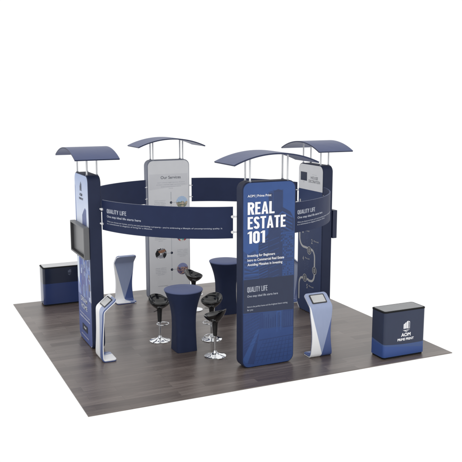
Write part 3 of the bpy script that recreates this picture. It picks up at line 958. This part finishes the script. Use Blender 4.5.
# ------------------------------------------------------------------ bar stools
def seat_mesh():
    v = []; f = []; n = 64
    rows = []
    def rim(a):   # a = 0 is the front lip
        c = math.cos(a)
        return .716 - .048 * c + .018 * (c * c) - .0 + (.018 if c < -.3 else 0) * min(1, (-c - .3) / .4)
    def rad(a): return 1 / math.sqrt((math.cos(a) / .180) ** 2 + (math.sin(a) / .191) ** 2)
    def ring(fr, zf):
        rows.append([(fr * rad(2 * PI * i / n) * math.cos(2 * PI * i / n), fr * rad(2 * PI * i / n) * math.sin(2 * PI * i / n), zf(2 * PI * i / n)) for i in range(n)])
    # outside from the cone up to the rim
    for fr, s in ((.27, 0), (.34, .05), (.48, .16), (.63, .31), (.78, .50), (.90, .70), (.97, .87), (1.0, .97)):
        ring(fr, lambda a, s=s: .575 + (rim(a) - .575) * s)
    ring(.995, lambda a: rim(a) + .004); ring(.965, lambda a: rim(a) + .004)
    # inside
    for fr, s in ((.93, .90), (.86, .72), (.74, .50), (.60, .30), (.42, .12), (.22, .03), (.05, 0)):
        ring(fr, lambda a, s=s: (.642 + (rim(a) - .642) * s))
    for r in rows: v += r
    for k in range(len(rows) - 1):
        for i in range(n):
            j = (i + 1) % n; f.append((k * n + i, k * n + j, (k + 1) * n + j, (k + 1) * n + i))
    f.append(tuple((len(rows) - 1) * n + i for i in range(n))); f.append(tuple(range(n - 1, -1, -1)))
    return v, f
def make_stool(label, loc, rz):
    t = thing('bar_stool', label, 'bar stool', loc, rz, 'black and chrome bar stools')
    v, f = lathe([(.176, 0), (.179, .004), (.178, .010), (.165, .017), (.12, .028), (.075, .042), (.045, .058), (.030, .078), (.024, .10)], 56)
    obj('base', v, f, M['chrome'], t, smooth=True, angle=50)
    v, f = lathe([(.024, .095), (.024, .315), (.030, .318), (.030, .345), (.018, .347), (.018, .36)], 24)
    obj('column', v, f, M['chrome'], t, smooth=True)
    v, f = lathe([(.030, .344), (.033, .346), (.036, .40), (.041, .50), (.047, .56), (.060, .585)], 32)
    obj('cone_sleeve', v, f, M['rubber'], t, smooth=True)
    v, f = seat_mesh()
    obj('seat', v, f, M['abs'], t, smooth=True, angle=70)
    loop = [(.02, .03, .335)] + [(.085 + .095 * math.cos(math.radians(a)), .105 * math.sin(math.radians(a)), .325) for a in range(150, -151, -15)] + [(.02, -.03, .335)]
    v, f = tube(loop, .0085, 10)
    obj('foot_ring', v, f, M['chrome'], t, smooth=True)
    v, f = tube([(0, -.04, .555), (.01, -.10, .55), (.015, -.135, .545)], .005, 8)
    obj('lever', v, f, M['rubber'], t, smooth=True)
    return t
def aim(x, y, tx, ty): return math.atan2(ty - y, tx - x)
for lab, x, y, tx, ty in (
    ('black bar stool showing the back of its seat, closest to the headline tower', -.575, -1.57, -.90, -1.18),
    ('black bar stool with open bowl seat standing between the two navy tables', -.283, -.75, -.908, -1.15),
    ('black bar stool in front of the white services tower, its base fully in view', -1.125, -.445, -.92, -1.03),
    ('black bar stool beside the farther table, mostly hidden behind the near table', .14, 1.13, .637, .60)):
    make_stool(lab, (x, y, 0), aim(x, y, tx, ty))

# ------------------------------------------------------------------ camera
cam = bpy.data.cameras.new('camera'); co = bpy.data.objects.new('camera', cam); COL.objects.link(co)
yaw, pitch = .431654999, .173291716
co.location = (-5.30003046, -12.4437924, 4.14084544)
d = Vector((math.sin(yaw) * math.cos(pitch), math.cos(yaw) * math.cos(pitch), -math.sin(pitch)))
co.rotation_euler = d.to_track_quat('-Z', 'Y').to_euler()
cam.sensor_width = 36; cam.lens = 761.036 / 462 * 36; cam.clip_end = 200
scene.camera = co

# ------------------------------------------------------------------ light: the white studio surround and one soft key from above
w = bpy.data.worlds.new('World'); scene.world = w; w.use_nodes = True
bg = w.node_tree.nodes['Background']; bg.inputs[0].default_value = (1, 1, 1, 1); bg.inputs[1].default_value = 1.02
KEY = .15
s = bpy.data.lights.new('softbox', 'SUN'); s.energy = KEY; s.angle = math.radians(50); so = bpy.data.objects.new('softbox', s); COL.objects.link(so)
so.rotation_euler = (math.radians(38), 0, math.radians(-20))

scene.view_settings.view_transform = 'Standard'; scene.view_settings.look = 'None'
scene.view_settings.exposure = 0; scene.view_settings.gamma = 1
scene.render.engine = 'CYCLES'; scene.cycles.max_bounces = 8; scene.cycles.use_denoising = True
scene.render.resolution_x = scene.render.resolution_y = 1024
